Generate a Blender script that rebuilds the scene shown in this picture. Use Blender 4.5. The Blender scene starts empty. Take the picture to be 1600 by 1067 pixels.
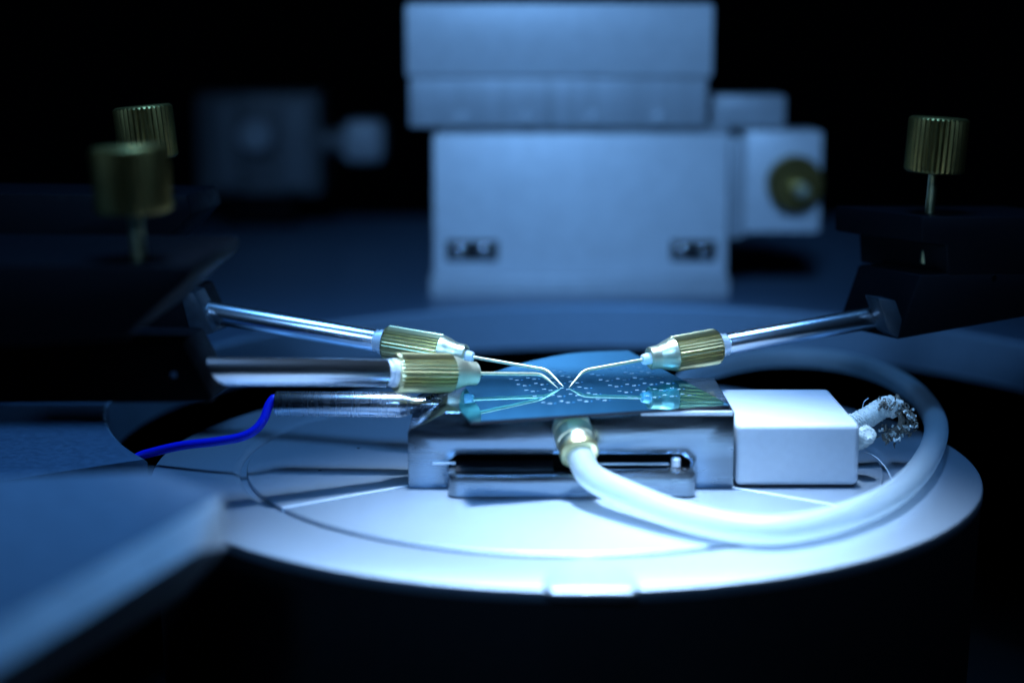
import bpy, bmesh, math, random
from mathutils import Vector as V, Matrix, noise
random.seed(7)
R = math.radians
sc = bpy.context.scene
K = 0.01                      # all drawing below is in tenths of a millimetre; 1 Blender unit = 1 cm
sc.unit_settings.system = 'METRIC'; sc.unit_settings.scale_length = 0.01

# ------------------------------------------------------------------ camera
F = 2650.0; PITCH = R(10.3); CAMZ = 660.0
cd = bpy.data.cameras.new('camera'); cam = bpy.data.objects.new('camera', cd); sc.collection.objects.link(cam)
cam.location = (0, 0, CAMZ*K); cam.rotation_euler = (math.pi/2-PITCH, 0, 0)
cd.sensor_width = 36; cd.lens = F/1600*36; cd.clip_start = 0.05; cd.clip_end = 500
cd.dof.use_dof = True; cd.dof.focus_distance = 26.4
cd.dof.aperture_fstop = (cd.lens*1e-3)/(64*K)
sc.camera = cam
# ------------------------------------------------------------------ world, lamps, exposure
w = bpy.data.worlds.new('World'); sc.world = w; w.use_nodes = True
w.node_tree.nodes['Background'].inputs[0].default_value = (0.10, 0.35, 1, 1)
w.node_tree.nodes['Background'].inputs[1].default_value = 0.0003
sc.view_settings.view_transform = 'Standard'; sc.view_settings.look = 'None'
sc.view_settings.exposure = 0; sc.view_settings.gamma = 1
def aim(o, t): o.rotation_euler = (V(t)-o.location).to_track_quat('-Z', 'Y').to_euler()
def spot(name, loc, tgt, energy, col, ang, blend, rad):
    l = bpy.data.lights.new(name, 'SPOT'); l.energy = energy; l.color = col
    l.spot_size = R(ang); l.spot_blend = blend; l.shadow_soft_size = rad
    o = bpy.data.objects.new(name, l); sc.collection.objects.link(o); o.location = loc; aim(o, tgt)
    return o
# ring light of the microscope, straight above the chuck
spot('microscope_lamp', (1.5, 26.0, 36), (1.5, 21.3, 0), 780000, (0.52, 0.73, 1.0), 13.6, 1.0, 3.4)
# added blue fill lamps, one overhead and one from the camera side
spot('blue_fill', (-1.2, 23.0, 50), (-1.2, 23, 0), 150000, (0.12, 0.41, 1.0), 36, 1.0, 9.0)
spot('blue_front_fill', (-7, -24, 40), (0.6, 36, 4.6), 270000, (0.20, 0.48, 1.0), 16, 0.8, 9.0)

# ------------------------------------------------------------------ pixel rays of a 1600 x 1067 frame -> points (tenths of mm)
FWD = V((0, math.cos(PITCH), -math.sin(PITCH))); UP = V((0, math.sin(PITCH), math.cos(PITCH)))
C0 = V((0, 0, CAMZ))
def ray(px, py): return FWD + V((1, 0, 0))*((px-800)/F) - UP*((py-533.5)/F)
def PZ(px, py, z):
    d = ray(px, py); return C0 + d*((z-CAMZ)/d.z)
def PY(px, py, y):
    d = ray(px, py); return C0 + d*(y/d.y)

# ------------------------------------------------------------------ materials
def mat(name, col, metal=0.0, rough=0.5, coat=0.0, bump=0.0, bscale=40, rvar=0.0, cvar=0.0, stretch=(1,1,1), spec=0.5, trans=0.0, sss=0.0, detail=3):
    m = bpy.data.materials.new(name); m.use_nodes = True
    nt = m.node_tree; N = nt.nodes; L = nt.links; b = N['Principled BSDF']
    b.inputs['Base Color'].default_value = (*col, 1); b.inputs['Metallic'].default_value = metal
    b.inputs['Roughness'].default_value = rough; b.inputs['Coat Weight'].default_value = coat
    b.inputs['Specular IOR Level'].default_value = spec
    b.inputs['Transmission Weight'].default_value = trans
    if sss: b.inputs['Subsurface Weight'].default_value = sss; b.inputs['Subsurface Radius'].default_value = (0.3, 0.35, 0.4); b.inputs['Subsurface Scale'].default_value = 0.3
    tc = N.new('ShaderNodeTexCoord'); mp = N.new('ShaderNodeMapping'); mp.inputs['Scale'].default_value = stretch
    L.new(tc.outputs['Object'], mp.inputs['Vector'])
    n = N.new('ShaderNodeTexNoise'); n.inputs['Scale'].default_value = bscale; n.inputs['Detail'].default_value = detail
    L.new(mp.outputs[0], n.inputs['Vector'])
    if bump:
        bn = N.new('ShaderNodeBump'); bn.inputs['Strength'].default_value = bump; bn.inputs['Distance'].default_value = 0.02
        L.new(n.outputs['Fac'], bn.inputs['Height']); L.new(bn.outputs[0], b.inputs['Normal'])
    n2 = N.new('ShaderNodeTexNoise'); n2.inputs['Scale'].default_value = bscale*0.16; n2.inputs['Detail'].default_value = 5
    L.new(mp.outputs[0], n2.inputs['Vector'])
    if rvar:
        mr = N.new('ShaderNodeMapRange'); mr.inputs[1].default_value = 0.3; mr.inputs[2].default_value = 0.7
        mr.inputs['To Min'].default_value = max(0.01, rough-rvar); mr.inputs['To Max'].default_value = rough+rvar
        L.new(n2.outputs['Fac'], mr.inputs[0]); L.new(mr.outputs[0], b.inputs['Roughness'])
    if cvar:
        cr = N.new('ShaderNodeValToRGB'); e = cr.color_ramp.elements
        e[0].position = 0.3; e[1].position = 0.72
        e[0].color = (*[c*(1-cvar) for c in col], 1); e[1].color = (*[min(1, c*(1+cvar)) for c in col], 1)
        L.new(n2.outputs['Fac'], cr.inputs[0]); L.new(cr.outputs[0], b.inputs['Base Color'])
    return m
M_alu   = mat('satin_aluminium', (0.33, 0.38, 0.44), 0.85, 0.46, bump=0.07, bscale=120, rvar=0.03, cvar=0.04)
M_groove= mat('bright_metal_and_glints', (0.85, 0.87, 0.9), 0.4, 0.35, bump=0.05)  # pale metal for small parts, also for the painted glints
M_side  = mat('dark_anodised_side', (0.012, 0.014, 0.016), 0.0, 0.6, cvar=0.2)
M_steel = mat('machined_steel', (0.30, 0.36, 0.41), 1.0, 0.24, bump=0.06, bscale=8, rvar=0.09, cvar=0.15, stretch=(0.4, 1, 3.0))
M_pol   = mat('polished_steel', (0.72, 0.72, 0.74), 1.0, 0.14, bump=0.04, bscale=60, rvar=0.05)
M_scr   = mat('scratched_steel', (0.56, 0.57, 0.60), 1.0, 0.27, bump=0.10, bscale=30, rvar=0.02, stretch=(3, .3, .3), detail=8)
M_rod   = mat('satin_steel_rod', (0.62, 0.64, 0.68), 1.0, 0.25, bump=0.0, bscale=150)
M_brass = mat('brass', (1.0, 0.83, 0.42), 1.0, 0.34, cvar=0.06)
M_brasst= mat('turned_brass', (0.95, 0.88, 0.60), 0.9, 0.38, bump=0.06, bscale=20, rvar=0.08, stretch=(6, 1, 1))
M_gold  = mat('gold_needle', (1.0, 0.88, 0.56), 0.8, 0.4)
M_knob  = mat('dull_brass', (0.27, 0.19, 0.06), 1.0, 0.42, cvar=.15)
M_ceram = mat('white_ceramic', (0.60, 0.62, 0.65), 0.0, 0.42, bump=0.03, bscale=50, sss=0.15, cvar=0.03)
M_ptfe  = mat('white_bush', (0.88, 0.9, 0.92), 0.0, 0.4, sss=0.3, bump=.1)
M_black = mat('black_anodised', (0.0025, 0.003, 0.0045), 0.0, 0.55, bump=0.05, spec=0.05, rvar=0.08)
M_lip   = mat('lit_clamp_end', (0.03, 0.04, 0.05), 0.3, 0.4, cvar=.2)  # brighter than the clamps: light on their end facets put into the colour
M_blade = mat('dark_recess', (0.006, 0.006, 0.008), 0.0, 0.5, spec=.3)  # near-black standing in for the shade in recesses, gaps and holes
M_wire  = mat('blue_wire', (0.003, 0.015, 0.62), 0.0, 0.35, bump=.05, spec=.4)
M_braid = mat('woven_glass_sleeve', (0.74, 0.76, 0.70), 0.0, 0.6, bump=.3, bscale=80, cvar=.12)
M_fray  = mat('frayed_sleeve', (0.22, 0.19, 0.15), 0.0, 0.7, bump=.4, bscale=60, cvar=.6)
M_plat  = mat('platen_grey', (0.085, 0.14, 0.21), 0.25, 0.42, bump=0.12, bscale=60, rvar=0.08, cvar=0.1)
M_platw = mat('lit_platen_wall', (0.26, 0.38, 0.50), 0.3, 0.4, bump=0.05, bscale=60, cvar=0.08)  # wall of the opening paler than the top: lamp light put into the colour
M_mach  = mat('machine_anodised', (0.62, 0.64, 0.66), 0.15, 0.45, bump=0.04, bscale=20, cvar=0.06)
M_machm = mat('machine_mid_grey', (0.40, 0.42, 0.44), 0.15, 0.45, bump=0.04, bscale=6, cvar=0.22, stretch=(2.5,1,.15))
M_machd = mat('machine_grey', (0.36, 0.38, 0.40), 0.15, 0.45, bump=0.04, bscale=20, cvar=0.06)
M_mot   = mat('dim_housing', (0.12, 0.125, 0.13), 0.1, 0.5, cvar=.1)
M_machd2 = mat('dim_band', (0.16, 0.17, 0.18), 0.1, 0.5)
M_cap   = mat('pale_end_cap', (0.38, 0.40, 0.42), 0.1, 0.45, cvar=.1)
M_table = mat('black_bench', (0.004, 0.0045, 0.005), 0.0, 0.7, spec=.2)
M_dust  = mat('fibre', (0.7, 0.75, 0.8), 0.0, 0.5)

# chip: thin oxide film on silicon
M_chip = mat('oxidised_silicon', (0.004, 0.06, 0.12), 0.0, 0.30)
def chipmat():
    nt = M_chip.node_tree; N = nt.nodes; L = nt.links; b = N['Principled BSDF']
    g = N.new('ShaderNodeBsdfGlossy'); g.inputs['Color'].default_value = (0.33, 0.72, 0.86, 1); g.inputs['Roughness'].default_value = 0.02
    b.inputs['Specular IOR Level'].default_value = 0.0
    mx = N.new('ShaderNodeMixShader'); mx.inputs[0].default_value = 0.9
    L.new(b.outputs[0], mx.inputs[1]); L.new(g.outputs[0], mx.inputs[2]); L.new(mx.outputs[0], N['Material Output'].inputs['Surface'])
chipmat()
M_edge = mat('wafer_edge', (0.05, 0.05, 0.06), 0.6, 0.3)
M_pad  = mat('contact_pad', (0.26, 0.37, 0.42), 0.3, 0.5)
M_padd = mat('thin_trace', (0.03, 0.17, 0.30), 0.2, 0.4)
# milky silicone hose
M_hose = bpy.data.materials.new('milky_silicone'); M_hose.use_nodes = True
def hosemat():
    nt = M_hose.node_tree; N = nt.nodes; L = nt.links; b = N['Principled BSDF']
    b.inputs['Base Color'].default_value = (0.46, 0.50, 0.52, 1); b.inputs['Roughness'].default_value = 0.38
    b.inputs['Specular IOR Level'].default_value = 0.4
    tr = N.new('ShaderNodeBsdfTranslucent'); tr.inputs['Color'].default_value = (0.80, 0.88, 0.92, 1)
    tp = N.new('ShaderNodeBsdfTransparent'); tp.inputs['Color'].default_value = (0.86, 0.93, 0.97, 1)
    m1 = N.new('ShaderNodeMixShader'); m1.inputs[0].default_value = 0.5
    m2 = N.new('ShaderNodeMixShader'); m2.inputs[0].default_value = 0.36
    L.new(b.outputs[0], m1.inputs[1]); L.new(tr.outputs[0], m1.inputs[2])
    L.new(m1.outputs[0], m2.inputs[1]); L.new(tp.outputs[0], m2.inputs[2]); L.new(m2.outputs[0], N['Material Output'].inputs['Surface'])
hosemat()

# ------------------------------------------------------------------ object helpers
def tag(o, label=None, cat=None, group=None, kind=None):
    if label: o['label'] = label
    if cat: o['category'] = cat
    if group: o['group'] = group
    if kind: o['kind'] = kind
    return o
def thing(name, loc, label, cat, group=None):
    o = bpy.data.objects.new(name, None); sc.collection.objects.link(o); o.location = V(loc)*K
    o.empty_display_size = 0.5
    return tag(o, label, cat, group)
def worldloc(o):
    l = V((0, 0, 0))
    while o: l += o.location; o = o.parent
    return l
def mesh(name, m, vs, fs, parent=None, bevel=0, seg=2, angle=35, base=None):
    """vs in tenths of mm, world space"""
    vs = [V(v)*K for v in vs]
    if base is None:
        base = V((sum(v.x for v in vs)/len(vs), sum(v.y for v in vs)/len(vs), min(v.z for v in vs)))
    else: base = V(base)*K
    me = bpy.data.meshes.new(name); me.from_pydata([v-base for v in vs], [], fs)
    bm = bmesh.new(); bm.from_mesh(me); bmesh.ops.recalc_face_normals(bm, faces=bm.faces)
    if bevel:
        es = [e for e in bm.edges if len(e.link_faces) == 2 and e.calc_face_angle(0) > R(25)]
        bmesh.ops.bevel(bm, geom=es, offset=bevel*K, segments=seg, profile=0.5, affect='EDGES', clamp_overlap=True)
    bm.to_mesh(me); bm.free()
    for p in me.polygons: p.use_smooth = True
    me.set_sharp_from_angle(angle=R(angle))
    me.materials.append(m)
    o = bpy.data.objects.new(name, me); sc.collection.objects.link(o)
    if parent: o.parent = parent; o.location = base-worldloc(parent)
    else: o.location = base
    return o
def frame(axis, ref=V((0, 0, 1))):
    a = V(axis).normalized()
    if abs(a.dot(ref)) > 0.95: ref = V((0, 1, 0))
    u = a.cross(ref).normalized(); return a, u, u.cross(a).normalized()
def boxg(x0, x1, y0, y1, z0, z1):
    vs = [(x, y, z) for z in (z0, z1) for y in (y0, y1) for x in (x0, x1)]
    return vs, [(0, 1, 3, 2), (4, 6, 7, 5), (0, 4, 5, 1), (2, 3, 7, 6), (0, 2, 6, 4), (1, 5, 7, 3)]
def prismg(poly, ext):
    n = len(poly); e = V(ext)
    vs = [V(p) for p in poly]+[V(p)+e for p in poly]
    return vs, [tuple(range(n)), tuple(range(2*n-1, n-1, -1))]+[(i, (i+1) % n, n+(i+1) % n, n+i) for i in range(n)]
def latheg(prof, org, axis, seg=48, knurl=None, teeth=36, depth=2.0, closed=True):
    """prof: list of (s, r, kn) ; kn 1 -> fluted radius"""
    a, u, v = frame(axis); org = V(org)
    if knurl: seg = teeth*4
    vs = []; fs = []
    for k, p in enumerate(prof):
        s, r = p[0], p[1]; kn = p[2] if len(p) > 2 else 0
        for i in range(seg):
            t = 2*math.pi*i/seg
            rr = r
            if kn: rr = r - (0, depth*.35, depth, depth*.35)[i % 4]*kn
            vs.append(org+a*s+(u*math.cos(t)+v*math.sin(t))*rr)
        if k:
            o1 = (k-1)*seg; o2 = k*seg
            for i in range(seg):
                j = (i+1) % seg; fs.append((o1+i, o1+j, o2+j, o2+i))
    if closed:
        fs.append(tuple(range(seg-1, -1, -1))); fs.append(tuple(range((len(prof)-1)*seg, len(prof)*seg)))
    return vs, fs
def catmull(pts, n=10):
    P = [V(p) for p in pts]; P = [P[0]*2-P[1]]+P+[P[-1]*2-P[-2]]; out = []
    for i in range(1, len(P)-2):
        a, b, c, d = P[i-1:i+3]
        for k in range(n):
            t = k/n
            out.append(0.5*((2*b)+(c-a)*t+(2*a-5*b+4*c-d)*t*t+(3*b-a-3*c+d)*t**3))
    out.append(P[-2]); return out
def frames(path):
    T = [(path[min(i+1, len(path)-1)]-path[max(i-1, 0)]).normalized() for i in range(len(path))]
    a, u, v = frame(T[0]); out = []
    for t in T:
        u = (u-t*u.dot(t)).normalized(); v = t.cross(u).normalized(); out.append((t, u, v))
    return out
def tubeg(path, rad, seg=16):
    path = [V(p) for p in path]; fr = frames(path); vs = []; fs = []
    n = len(path)
    for k, (p, (t, u, v)) in enumerate(zip(path, fr)):
        r = rad[k] if isinstance(rad, (list, tuple)) else rad
        for i in range(seg):
            q = 2*math.pi*i/seg; vs.append(p+(u*math.cos(q)+v*math.sin(q))*r)
        if k:
            for i in range(seg):
                j = (i+1) % seg; fs.append(((k-1)*seg+i, (k-1)*seg+j, k*seg+j, k*seg+i))
    fs.append(tuple(range(seg-1, -1, -1))); fs.append(tuple(range((n-1)*seg, n*seg)))
    return vs, fs
def join(gs):
    vs = []; fs = []
    for a, b in gs:
        o = len(vs); vs += list(a); fs += [tuple(i+o for i in f) for f in b]
    return vs, fs

# ================================================================== THE SETTING
mesh('bench', M_table, *boxg(-6000, 6000, -1500, 12000, -740, -700))
bpy.data.objects['bench']['kind'] = 'structure'

# platen with its big round opening
HC = V((230, 3050)); HR = 950; PT = 20; TH = 100
pl = thing('platen', (230, 4200, -80), 'wide dark metal plate with a large round opening behind the round chuck', 'metal plate')
def platen():
    seg = 144; vs = []; fs = []
    # only the arc behind: from the cut at the left front round the back to the right
    a0, a1 = R(214), R(-22)
    n = 120
    def outer(a):
        # ray from the centre to a big rectangle
        dx, dy = math.cos(a), math.sin(a)
        ts = []
        if dx > 0: ts.append((3200-HC.x)/dx)
        if dx < 0: ts.append((-3000-HC.x)/dx)
        if dy > 0: ts.append((6000-HC.y)/dy)
        t = min([q for q in ts if q > 0] or [3400]); return HC.x+dx*t, HC.y+dy*t
    rows = []
    for i in range(n+1):
        a = a0+(a1-a0)*i/n
        c, s = math.cos(a), math.sin(a)
        ox, oy = outer(a)
        ring = [(HC.x+c*HR, HC.y+s*HR, PT-TH), (HC.x+c*HR, HC.y+s*HR, PT-5), (HC.x+c*(HR+5), HC.y+s*(HR+5), PT), (ox, oy, PT), (ox, oy, PT-TH)]
        rows.append(len(vs)); vs += ring
    top = []; wall = []
    for i in range(n):
        a, b = rows[i], rows[i+1]
        for k in range(5):
            k2 = (k+1) % 5; fs.append((a+k, b+k, b+k2, a+k2))
    fs.append(tuple(rows[0]+k for k in range(5))); fs.append(tuple(rows[-1]+k for k in (4, 3, 2, 1, 0)))
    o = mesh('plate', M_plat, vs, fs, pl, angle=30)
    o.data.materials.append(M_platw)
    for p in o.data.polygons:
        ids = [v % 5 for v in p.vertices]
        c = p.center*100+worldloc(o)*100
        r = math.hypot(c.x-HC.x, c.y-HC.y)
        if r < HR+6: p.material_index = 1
platen()

# slab in the left foreground
fsl = thing('mounting_slab', (-700, 1500, 100), 'thick blurred grey slab with a slanting edge in the bottom left foreground', 'metal slab')
def slab():
    T = V((-316, 1790, 165)); T2 = V((-437, 1382, 165)); dr = (T2-T).normalized(); T3 = T+dr*1150
    outl = [T, V((-412, 1892, 165)), V((-600, 1862, 165)), V((-1500, 1800, 165)), V((-1500, 700, 165)), T3]
    dn = V((0, 0, -24))
    ch = V((13, -4, -19))
    L = T+dr*95+V((14, 0, -36)); B = T3+ch; M = PY(354, 854, 1785)
    vs = outl+[L, B, M]
    # lit side strip and corner facet, lower panel tucked under to look dim
    under = V((-190, 30, -170))
    D1 = M+V((-60, 60, -75)); D2 = B+under
    bk = [V((-412, 1892, 90)), V((-600, 1862, 90)), V((-1500, 1800, 90)), V((-1500, 700, 90))]
    vs += [D1, D2]+bk
    fs = [(0, 1, 2, 3, 4, 5), (0, 5, 7, 6), (0, 6, 8), (6, 7, 10, 9, 8), (0, 8, 9, 11, 1), (1, 11, 12, 2), (2, 12, 13, 3), (3, 13, 14, 4), (4, 14, 10, 7, 5), (9, 10, 14, 13, 12, 11)]
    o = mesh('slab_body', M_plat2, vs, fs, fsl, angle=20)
    o.data.materials.append(M_slab_lit)
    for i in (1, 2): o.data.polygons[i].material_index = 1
M_plat2 = mat('slab_grey', (0.17, 0.22, 0.28), 0.2, 0.45, bump=0.08, bscale=30, cvar=0.15)
M_slab_lit = mat('lit_slab_edge', (0.88, 0.89, 0.90), 0.1, 0.5, bump=0.08, bscale=30, cvar=0.1)  # paler than the top: light on strip and facet put into the colour
slab()

# ================================================================== CHUCK
DC = V((82, 2600)); DR = 638; RC = V((81, 2600)); RR = 501
ck = thing('wafer_chuck', (DC.x, DC.y, -330), 'large round satin metal chuck with engraved ring and spokes carrying the steel block', 'chuck')
def chuck():
    seg = 192
    vs = []; fs = []
    def ring(c, r, z):
        k = len(vs)
        for i in range(seg):
            a = 2*math.pi*i/seg; vs.append((c.x+math.cos(a)*r, c.y+math.sin(a)*r, z))
        return k
    def br(a, b):
        for i in range(seg):
            j = (i+1) % seg; fs.append((a+i, a+j, b+j, b+i))
    GI = RR+2
    r = [ring(RC, GI, -7), ring(RC, GI+1, -5), ring(RC, GI+13, 0), ring(DC, DR-5, 0), ring(DC, DR-1, -1.5), ring(DC, DR, -5), ring(DC, DR, -16)]
    for a, b in zip(r, r[1:]): br(a, b)
    fs.append(tuple(range(r[0], r[0]+seg)))
    mesh('rim_ring', M_alu, vs, fs, ck, angle=50)
    # the three sector plates inside the ring, parted by narrow grooves
    dirs = [R(90), R(215), R(324.5)]
    g = 3.2
    for q in range(3):
        a0 = dirs[q]; a1 = dirs[(q+1) % 3]
        if a1 < a0: a1 += 2*math.pi
        am = (a0+a1)/2; half = (a1-a0)/2
        apex = RC+V((math.cos(am), math.sin(am)))*(g/math.sin(half))
        n = 64; rs = RR-7; off = math.asin(g/rs)
        pts = [apex]+[RC+V((math.cos(t), math.sin(t)))*rs for t in [a0+off+(a1-a0-2*off)*i/n for i in range(n+1)]]
        poly = [(p.x, p.y, -6.5) for p in pts]
        mesh('sector_plate', M_alu, *prismg(poly, (0, 0, 6.5)), ck, bevel=1.6, seg=1, angle=30)
    # glint of the groove walls painted as pale strips lying in the grooves
    for d in (dirs[1], dirs[2]):
        c, s = math.cos(d), math.sin(d); nrm = V((-s, c, 0))
        p0 = V((RC.x+c*10, RC.y+s*10, -6.4)); p1 = V((RC.x+c*(RR-6), RC.y+s*(RR-6), -6.4))
        side = 1 if d < R(270) else 1
        mesh('groove_glint', M_groove, *prismg([p0-nrm*3.1, p1-nrm*3.1, p1+nrm*3.1, p0+nrm*3.1], (0, 0, 7.4)), ck)
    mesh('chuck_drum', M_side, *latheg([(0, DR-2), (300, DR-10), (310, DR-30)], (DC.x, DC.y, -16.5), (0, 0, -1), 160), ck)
    # small tab on the front rim
    tb = PZ(923, 912, 0)
    pts = []
    for i in range(33):
        a = math.pi*i/32; pts.append((tb.x+math.cos(a)*58, tb.y-10+math.sin(a)*112, 0.4))
    pts += [(tb.x-58, tb.y-14, .4), (tb.x-50, tb.y-36, .4), (tb.x+50, tb.y-36, .4), (tb.x+58, tb.y-14, .4)]
    mesh('rim_tab', M_alu, *prismg([(p[0], p[1], -9) for p in pts], (0, 0, 13)), ck, bevel=4, seg=3)
    # little vacuum holes
    for (px, py) in ((1190, 760), (560, 700), (500, 735)):
        p = PZ(px, py, 0); mesh('vacuum_hole', M_blade, *latheg([(0, 3), (.4, 3)], (p.x, p.y, 0.1), (0, 0, 1), 16), ck)
chuck()

# ================================================================== STEEL SAMPLE STAGE
SY = 2422; BX0, BX1, BZ = -153, 326, 115
stg = thing('sample_stage', (85, 2545, 0), 'rectangular machined steel block on the round chuck holding the blue chip', 'steel block')
def stage():
    x1, x2 = PY(702, 745, SY).x, PY(1078, 745, SY).x
    poly = [(BX0, SY, 0), (BX0, SY, 86), (BX0+55, SY, BZ), (BX1, SY, BZ), (BX1, SY, 0), (x2, SY, 0), (x2, SY, 42), (x2-14, SY, 51), (x1+14, SY, 51), (x1, SY, 42), (x1, SY, 0)]
    mesh('block', M_steel, *prismg(poly, (0, 250, 0)), stg, bevel=2.2, seg=2)
    mesh('recess_back', M_blade, *boxg(x1+1, x2-1, SY+70, SY+80, 0.5, 50), stg)  # near-black filler, shade of the notch put into its colour
    # clamp foot in front
    f0, f1 = PY(700, 778, 2368).x, PY(1088, 778, 2368).x
    rr = 14; pts = []
    for cx, cy, a0 in ((f1-rr, SY+60, 0), (f0+rr, SY+60, 90), (f0+rr, 2368+rr, 180), (f1-rr, 2368+rr, 270)):
        for i in range(7):
            a = R(a0+i*15); pts.append((cx+math.cos(a)*rr, cy+math.sin(a)*rr, 1.0))
    mesh('clamp_foot', M_steel, *prismg(pts, (0, 0, 32)), stg, bevel=2.0, seg=2)
    # dark reflection on the foot's top laid on as a black sheet
    mesh('foot_dark_reflection', M_blade, *boxg(f0+10, PY(865, 730, 2400).x, 2386, SY+55, 33.2, 36), stg, bevel=.6)
    # countersunk screw at the right of the foot
    c = PZ(1060, 734, 33)
    s = mesh('screw', M_pol, *latheg([(0, 17), (1.2, 17), (1.8, 15), (1.0, 11), (-1.5, 10)], (c.x, c.y, 33.2), (0, 0, 1), 40), stg)
    mesh('socket', M_blade, *latheg([(0, 5.5), (.5, 5.5)], (c.x, c.y, 35.1), (0, 0, 1), 6), s)
    c = PZ(1056, 722, 40)
    mesh('dowel_pin', M_groove, *latheg([(0, 7), (12, 7), (14, 5)], (c.x, c.y, 33.5), (0, 0, 1), 24), stg)
    mesh('edge_line', M_groove, *boxg(PY(676, 723, SY-2).x, PY(712, 723, SY-2).x, SY-6, SY-.5, 37.5, 40.5), stg, bevel=.5)  # pale strip drawn along the edge line of the notch
    mesh('edge_line', M_groove, *boxg(PY(934, 723, SY-2).x, PY(1045, 723, SY-2).x, SY-6, SY-.5, 36.5, 39.5), stg, bevel=.5)
    # highlight of the front top edge painted as a pale strip
    mesh('edge_highlight', M_groove, *boxg(PY(1002, 642, SY).x, BX1-3, SY-0.8, SY+6, BZ-5, BZ+.6), stg)
    # brass hose fitting
    p0 = PY(892, 664, SY); ax = V((0.22, -1, -0.62)).normalized()
    ft = mesh('hose_fitting', M_brasst, *latheg([(-8, 24), (0, 26), (1, 28), (12, 28), (13, 25.5), (17, 25.5), (18, 29), (33, 29), (35, 28), (36, 26), (48, 25.5), (50, 24), (50, 17)], p0, ax, 64), stg)
    mesh('lock_nut', M_brass, *latheg([(51, 20), (51, 28.5), (60, 28.5), (62, 26.5), (62, 20)], p0, ax, knurl=True, teeth=30, depth=0.8), ft)
    return p0, ax
fp, fax = stage()

# ================================================================== WHITE CERAMIC TERMINAL BLOCK
cb = thing('ceramic_block', (420, 2550, 2), 'glossy white ceramic block with rounded edges right of the steel block', 'ceramic block')
mesh('body', M_ceram, *boxg(329.5, 511, 2424, 2676, 3, 96.5), cb, bevel=9, seg=5)
mesh('gap_shade', M_blade, *boxg(334, 506, 2432, 2666, 0.2, 3.2), cb)  # black sheet painting the shade in the gap under the block
def braid(path, r, turns, name, parent, m=M_braid, strands=8, sr=1.9, jitter=0.0):
    P = catmull(path, 14); fr = frames(P); gs = [tubeg(P, r-1.2, 12)]; n = len(P)
    for sgn in (1, -1):
        for k in range(strands):
            q = []
            for i, (p, (t, u, v)) in enumerate(zip(P, fr)):
                a = 2*math.pi*k/strands+sgn*2*math.pi*turns*i/(n-1)
                rr = r+0.9*math.sin(sgn*i*math.pi*0.9+k*math.pi)+random.uniform(-1, 1)*jitter
                taper = min(1, (n-1-i)/3+.55)
                q.append(p+(u*math.cos(a)+v*math.sin(a))*rr*taper)
            gs.append(tubeg(q, sr, 5))
    return mesh(name, m, *join(gs), parent, angle=60)
YB = 2560
b1 = [PY(1318, 668, YB), PY(1345, 657, YB), PY(1362, 648, YB+5), PY(1378, 638, YB+10), PY(1392, 634, YB+8), PY(1404, 642, YB)]
braid(b1, 14.5, 4.5, 'braided_sleeve', cb)
b2 = [PY(1326, 692, 2500), PY(1345, 686, 2488), PY(1357, 677, 2470)]
braid(b2, 12.5, 2.2, 'braided_sleeve', cb)
def fray():
    gs = []
    spine = catmull([PY(1372, 636, YB+5), PY(1388, 628, YB), PY(1404, 632, YB), PY(1416, 642, YB), PY(1424, 656, YB), PY(1420, 668, YB), PY(1406, 676, YB), PY(1392, 684, YB), PY(1384, 676, YB)], 10)
    for k in range(230):
        c = random.choice(spine)+V((random.gauss(0, 4), random.gauss(0, 7), random.gauss(0, 4)))
        d = V((random.gauss(0, 1), random.gauss(0, 1), random.gauss(0, 1))).normalized(); e = V((random.gauss(0, 1), random.gauss(0, 1), random.gauss(0, 1))).normalized()
        L = random.uniform(3, 8)
        q = [c+d*L*t+e*(L*.7*math.sin(t*math.pi)) for t in (0, .33, .66, 1)]
        gs.append(tubeg(q, [random.uniform(.8, 2.0)]*3+[.6], 5))
    o = mesh('frayed_strands', M_fray, *join(gs), cb, angle=60); o['kind'] = 'stuff'
    gs = []
    for k in range(70):
        c = random.choice(spine)+V((random.gauss(0, 5), random.gauss(0, 8)-4, random.gauss(0, 5)))
        d = V((random.gauss(0, 1), random.gauss(0, 1), random.gauss(0, 1))).normalized(); e = V((random.gauss(0, 1), random.gauss(0, 1), random.gauss(0, 1))).normalized()
        L = random.uniform(3, 7)
        q = [c+d*L*t+e*(L*.7*math.sin(t*math.pi)) for t in (0, .33, .66, 1)]
        gs.append(tubeg(q, [1.7, 1.9, 1.5, .8], 5))
    o = mesh('loose_tufts', M_braid, *join(gs), cb, angle=60); o['kind'] = 'stuff'
    # the core wire inside the frayed end
    mesh('core_wire', M_fray, *tubeg(catmull([PY(1388, 640, YB+4), PY(1402, 642, YB+4), PY(1409, 654, YB+3), PY(1404, 668, YB+2), PY(1380, 686, YB)], 8), 5.5, 10), cb)
    for q in ([PZ(1350, 706, 20), PZ(1366, 712, 20), PZ(1382, 728, 12), PZ(1393, 748, 4), PZ(1394, 760, 1.2)], [PY(1347, 640, YB), PY(1350, 628, YB), PY(1357, 622, YB)]):
        mesh('stray_fibre', M_dust, *tubeg(catmull(q, 8), .55, 6), cb)
fray()

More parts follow.
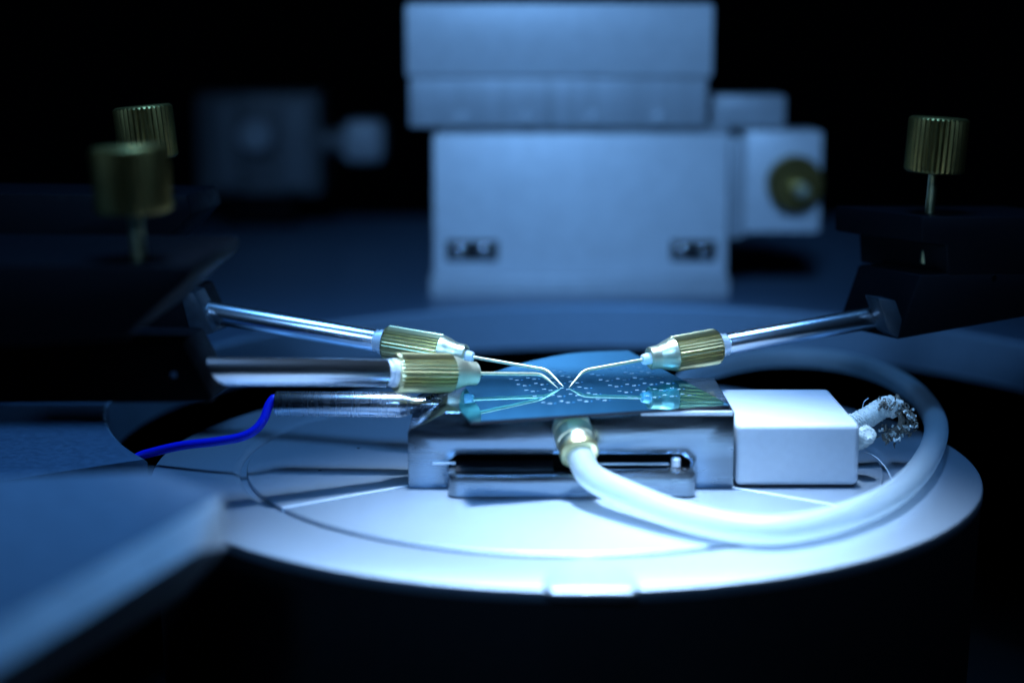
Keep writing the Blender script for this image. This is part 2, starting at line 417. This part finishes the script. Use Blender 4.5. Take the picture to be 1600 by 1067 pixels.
# ================================================================== HOSE
def hose():
    start = fp+fax*44
    z = 23
    pts = [start-fax*0, fp+fax*72, fp+fax*112+V((8, -10, 6)),
           PZ(985, 775, 34), PZ(1060, 804, 26), PZ(1150, 824, z), PZ(1230, 826, z), PZ(1320, 806, z), PZ(1395, 772, z), PZ(1443, 725, z+2),
           PZ(1463, 672, z+6), PZ(1447, 632, z+8), PZ(1408, 598, z+8), PZ(1350, 573, z+8), PZ(1280, 560, z+8), PZ(1200, 559, z+8), PZ(1130, 571, z+8), PZ(1075, 592, z+8), V((250, 2760, 40)), V((215, 2700, 48)), V((205, 2660, 50))]
    P = catmull(pts, 12)
    o = mesh('vacuum_hose', M_hose, *tubeg(P, 19, 32), angle=80)
    tag(o, 'milky translucent flexible hose looping from the brass fitting round the white block', 'hose')
hose()

# ================================================================== CHIP
CZ0, CZ = BZ+1.2, 121
ch = thing('silicon_chip', (120, 2620, CZ0), 'mirror-smooth blue wafer fragment with rows of tiny pads lying on the steel block', 'chip')
def chip():
    px = [(1140, 632.5), (982, 548), (930, 549.5), (887, 553), (830, 564), (792, 574.5), (757, 586), (735, 598), (723, 611), (717, 626), (720, 642), (735, 658.5)]
    pts = [PZ(x, y, CZ) for x, y in px]
    # refine the curved side
    arc = catmull(pts[1:], 6); pts = [pts[0]]+arc
    poly = [(p.x, p.y, CZ0) for p in pts]
    o = mesh('wafer', M_chip, *prismg(poly, (0, 0, CZ-CZ0)), ch)
    o.data.materials.append(M_edge)
    for p in o.data.polygons:
        if abs(p.normal.z) < .5: p.material_index = 1
    # dies: repeated groups of contact pads, laid on the lattice of the wafer cut
    e2 = V((0.963, 0.268, 0)); e1 = V((0.268, -0.963, 0))
    org = PZ(798, 592, CZ)
    gs = []; gd = []
    def quad(c, a, b):
        z = CZ+0.25
        p = [c+e2*(i*a)+e1*(j*b) for i, j in ((-1, -1), (1, -1), (1, 1), (-1, 1))]
        v = [V((q.x, q.y, CZ-.2)) for q in p]
        return prismg(v, (0, 0, .55))
    poly2 = [(p.x, p.y) for p in pts]
    def inside(x, y):
        c = False; n = len(poly2)
        for i in range(n):
            x1, y1 = poly2[i]; x2, y2 = poly2[(i+1) % n]
            if (y1 > y) != (y2 > y) and x < (x2-x1)*(y-y1)/(y2-y1)+x1: c = not c
        return c
    cols = [0, 1, 2, 3, 4.75, 5.75, 6.75, 7.75]
    for ci, cc in enumerate(cols):
        for r_ in range(-1, 9):
            c = org+e2*(cc*28.5)+e1*(r_*45)
            if ci < 3 and r_ < 0 : continue
            if ci >= 4 and r_ < -1: continue
            ok = all(inside(c.x+dx, c.y+dy) for dx in (-12, 26) for dy in (-45, 12))
            if not ok: continue
            if random.random() < 0.03: continue
            gs.append(quad(c, 3.0, 1.9)); gs.append(quad(c+e2*6.8+e1*11.5, 3.0, 1.9))
            gd.append(quad(c+e2*15+e1*12, 1.6, 1.8))
            pass
    o = mesh('contact_pads', M_pad, *join(gs), ch); o['kind'] = 'stuff'
    o = mesh('thin_traces', M_padd, *join(gd), ch); o['kind'] = 'stuff'
chip()

# ================================================================== PROBES
def knob(parent, top, ax, r, h, stem_len, rs=7):
    """fluted brass knob; top = centre of the top face, ax points down the stem"""
    a = V(ax).normalized()
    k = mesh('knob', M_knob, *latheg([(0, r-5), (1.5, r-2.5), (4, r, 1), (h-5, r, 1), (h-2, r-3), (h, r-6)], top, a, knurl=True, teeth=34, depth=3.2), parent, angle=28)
    s = V(top)+a*h
    mesh('stem', M_brass, *latheg([(-2, rs), (stem_len, rs)], s, a, 20), parent)
def probe_parts(root, tip, bend, cer, ddir, rodlen, rrod=18.5, rc=30, sl=0, gap=12):
    """tip, bend, cer: needle points; ddir: unit axis pointing away from the tip"""
    d = V(ddir).normalized()
    # needle with a smooth bend
    A = V(tip); B = V(bend); Cc = V(cer)
    ab = (A-B).normalized(); cbd = (Cc-B).normalized()
    q = 11
    pts = [Cc+d*8, Cc, B+cbd*(Cc-B).length*.5, B+cbd*q]
    for t in (.25, .5, .75):
        p = (B+cbd*q)*(1-t)**2+B*2*t*(1-t)+(B+ab*q)*t*t; pts.append(p)
    pts += [B+ab*q, B+ab*(A-B).length*.6, A]
    rad = [2.7, 2.7, 2.7, 2.7, 2.7, 2.7, 2.6, 2.4, 1.5, 0.35]
    mesh('needle', M_gold, *tubeg(pts, rad, 14), root, angle=60)
    bush = mesh('bush', M_ptfe, *latheg([(-1, 6), (0, 8), (5, 9), (10, 9.5), (24, 9.5)], Cc, d, 24), root)
    s = Cc+d*gap
    body = mesh('nose_cone', M_brasst, *latheg([(6, 11), (0, 12), (-1, 14), (-1, 16), (1, 18), (14, 18.5), (17, 19), (30, 24), (38, 26.5), (42, 27)], s, d, 64, closed=False), root)
    mesh('chuck_sleeve', M_brass, *latheg([(41, 20), (42, rc-3, 0), (43.5, rc, 1), (117+sl, rc, 1), (121+sl, rc-3, 0), (122+sl, 19)], s, d, knurl=True, teeth=30, depth=3.6), root, angle=26)
    mesh('collar_ring', M_groove, *latheg([(121+sl, rrod-1), (122+sl, rrod+1), (130+sl, rrod+1), (131+sl, rrod-1.5), (136+sl, rrod-1.5), (137+sl, rrod)], s, d, 48), root)
    mesh('rod', M_rod, *latheg([(136.5+sl, rrod-1), (138+sl, rrod), (rodlen, rrod)], s, d, 64), root)
    return s+d*rodlen
TIPZ = CZ+0.6
# right probe
mr = thing('micropositioner', (900, 2820, 20), 'black probe arm at the right whose tilted steel rod points down to the left', 'probe arm', 'probe arms around the chip')
tR = PZ(889, 605.5, TIPZ); cR = PY(1004, 562, 2637)
eR = PY(1400, 490, 2800); dR = (eR-cR).normalized()
bR = cR-dR*((cR.x-PY(912, 580, 2600).x)/dR.x)
probe_parts(mr, tR, bR, cR, dR, (eR-cR).length+6, 18, 29)
# back-left probe
ml = thing('micropositioner', (-900, 2820, 20), 'black probe arm at the left rear whose steel rod slopes down behind the level one', 'probe arm', 'probe arms around the chip')
tL = PZ(880, 603.5, TIPZ); cL = PY(739, 558, 2640); eL = PY(305, 484, 2790); dL = (eL-cL).normalized()
bL = cL-dL*((cL.x-PY(854, 577, 2605).x)/dL.x)
probe_parts(ml, tL, bL, cL, dL, (eL-cL).length+10, 18.5, 28, sl=17)
# front-left probe
mf = thing('micropositioner', (-900, 2200, 20), 'black probe arm at the left front holding the level bright rod nearest the camera', 'probe arm', 'probe arms around the chip')
tF = PZ(872, 606.5, TIPZ); cF = PY(746, 583.5, 2525); eF = PY(312, 580, 2325); dF = (eF-cF).normalized()
bF = cF-dF*((cF.x-PY(846, 583, 2570).x)/dF.x)
probe_parts(mf, tF, bF, cF, dF, (eF-cF).length+16, 20.5, 30, sl=12, gap=3)
def pyp(pts, y): return [PY(a, b, y) for a, b in pts]
# right manipulator body
mesh('rod_clamp', M_black, *prismg(pyp([(1438, 430), (1700, 418), (1700, 478), (1402, 531)], 2740), (-75, 130, 0)), mr, bevel=4)
mesh('arm_body', M_black, *prismg(pyp([(1440, 338), (1720, 338), (1720, 432), (1482, 432), (1480, 384), (1440, 380)], 2740), (-110, 170, 0)), mr, bevel=4)
knob(mr, PY(1468, 184, 2790), (-0.06, 0, -1), 49, 90, 150, 7.5)
mesh('set_screw', M_pol, *latheg([(0, 5), (3, 4)], PY(1553, 433, 2736), (0, -1, 0), 20), mr)
mesh('mounting_post', M_black, *boxg(900, 1040, 2780, 2920, 20, 330), mr, bevel=4)
mesh('clamp_lip', M_lip, *prismg(pyp([(1372, 466), (1400, 470), (1410, 500), (1404, 529), (1390, 520)], 2734), (-14, 40, 0)), mr, bevel=2)
# back-left body
mesh('clamp_lip', M_lip, *prismg(pyp([(280, 452), (302, 458), (334, 520), (300, 530)], 2736), (8, 60, 0)), ml, bevel=2)
mesh('rod_clamp', M_black, *prismg(pyp([(120, 436), (285, 455), (318, 527), (120, 530)], 2740), (30, 120, 0)), ml, bevel=4)
mesh('arm_body', M_black, *prismg(pyp([(-200, 300), (292, 305), (300, 335), (236, 398), (-200, 440)], 2720), (18, 180, 0)), ml, bevel=4)
knob(ml, PY(222, 166, 2760), (0.09, 0, -1), 48, 86, 60, 8)
mesh('mounting_post', M_black, *boxg(-1090, -900, 2760, 2900, 20, 300), ml, bevel=4)
# front-left body
mesh('rod_clamp', M_black, *prismg(pyp([(-200, 525), (284, 533), (331, 621), (330, 629), (-200, 632)], 2265), (10, 110, 0)), mf, bevel=4)
mesh('arm_body', M_black, *prismg(pyp([(-320, 410), (296, 414), (298, 436), (236, 492), (196, 530), (-320, 560)], 2010), (12, 300, 0)), mf, bevel=5)
knob(mf, PY(200, 228, 2060), (0.06, 0, -1), 47, 82, 60, 9)
mesh('set_screw', M_pol, *latheg([(0, 6), (3, 5)], PY(272, 585, 2261), (0, -1, 0), 20), mf)
mesh('mounting_post', M_black, *boxg(-1000, -800, 2100, 2330, 20, 300), mf, bevel=4)

# ================================================================== TEMPERATURE PROBE
tp = thing('temperature_probe', (-330, 2520, 60), 'short polished steel cylinder with a blue lead plugged into the left side of the block', 'sensor probe')
a0 = PY(431, 630.5, 2530); a1 = PY(682, 633, 2520); ad = (a1-a0).normalized(); al = (a1-a0).length
mesh('sheath', M_scr, *latheg([(0, 14), (0, 18.3), (1, 19), (al-56, 19.5), (al-52, 19), (al-36, 13.5), (al-30, 12.5), (al-6, 11.5), (al+8, 10)], a0, ad, 64), tp)
mesh('solder_bead', M_pol, *join([latheg([(0, .5), (1, 3.6), (4, 4.6), (7, 3.4), (8, .5)], PY(669+i*4.2, 627-i*2.6, 2514)+V((random.uniform(-1, 1), 0, random.uniform(-1, 1))), (random.random()-.5, -.3, 1), 10) for i in range(7)]), tp)
wp = [a0+ad*6+V((0, 0, 4)), PY(428, 623, 2528), PY(420, 634, 2522), PY(412, 655, 2512), PY(398, 672, 2505), PY(375, 683, 2505), PY(335, 690, 2515), PY(285, 696, 2535), PY(240, 706, 2555), PY(212, 716, 2570), PY(170, 745, 2600), PY(100, 800, 2660)]
mesh('lead', M_wire, *tubeg(catmull(wp, 10), 7, 16), tp, angle=80)

# ================================================================== MACHINE BEHIND
MY = 4150
ms = thing('microscope_stand', (150, 4300, 20), 'big pale stepped metal housing standing out of focus behind the chip', 'machine housing')
def mbox(name, m, x0, y0, x1, y1, yf, depth, bevel=6, parent=None):
    p = PY(x0, y1, yf); q = PY(x1, y0, yf)
    return mesh(name, m, *boxg(p.x, q.x, yf, yf+depth, p.z, q.z), parent or ms, bevel=bevel)
mbox('base_block', M_machd, 672, 432, 1140, 478, MY-12, 420)
mbox('lower_housing', M_mach, 678, 210, 1140, 431, MY, 400)
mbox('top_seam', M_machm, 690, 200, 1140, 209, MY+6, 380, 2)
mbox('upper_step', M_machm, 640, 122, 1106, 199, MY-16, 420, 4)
mbox('upper_housing', M_mach, 634, 6, 1116, 121, MY-26, 460, 8)
for px in (722, 823, 926, 1029):
    p = PY(px, 187, MY-16); mesh('cap_screw', M_machd, *latheg([(0, 19), (3, 19), (4, 16)], p, (0, -1, 0), 24), ms)
for x0, x1 in ((697, 778), (1048, 1120)):
    s = mbox('slot', M_blade, x0, 376, x1, 408, MY-3, 40, 2)
    for xx in (x0+(x1-x0)*.27, x0+(x1-x0)*.75):
        p = PY(xx, 394, MY-4); mesh('screw_head', M_pol, *latheg([(0, 15), (6, 15), (7, 12)], p, (0, -1, 0), 24), s)
mbox('side_bracket', M_mach, 1162, 206, 1286, 364, MY+60, 160)
mbox('bracket_arm', M_machd, 1138, 215, 1166, 372, MY+40, 100, 4)
mbox('bracket_shelf', M_machd, 1112, 150, 1228, 200, MY+120, 140, 6)
p = PY(1240, 286, MY+60)
dl = mesh('brass_dial', M_knob, *latheg([(0, 70), (30, 70, 1), (34, 64), (34, 40), (26, 38), (26, 18)], p, (0.05, -1, 0), knurl=True, teeth=30, depth=3), ms, angle=30)
mesh('dial_pin', M_brasst, *latheg([(0, 18), (44, 18), (50, 12)], p+V((10, -20, -14)), (0.05, -1, 0), 24), dl)

# dim drive unit far left behind
dv = thing('stage_drive', (-850, 5600, 20), 'dim blurred drive housing with round end caps far behind on the left', 'drive unit')
DY = 5600
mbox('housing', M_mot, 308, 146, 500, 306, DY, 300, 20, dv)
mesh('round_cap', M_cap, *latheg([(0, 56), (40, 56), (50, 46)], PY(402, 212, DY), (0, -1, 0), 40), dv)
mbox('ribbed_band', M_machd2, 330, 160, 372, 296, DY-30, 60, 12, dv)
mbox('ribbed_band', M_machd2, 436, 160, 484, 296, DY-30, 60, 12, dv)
mesh('shaft', M_mot, *latheg([(0, 40), (200, 40)], PY(500, 222, DY+60), (1, 0, 0), 24), dv)
mbox('end_cap', M_cap, 534, 190, 600, 255, DY-40, 160, 30, dv)
p = PY(400, 306, DY); mesh('pillar', M_black, *boxg(p.x-120, p.x+120, DY+60, DY+250, 21, p.z+10), dv, bevel=4)
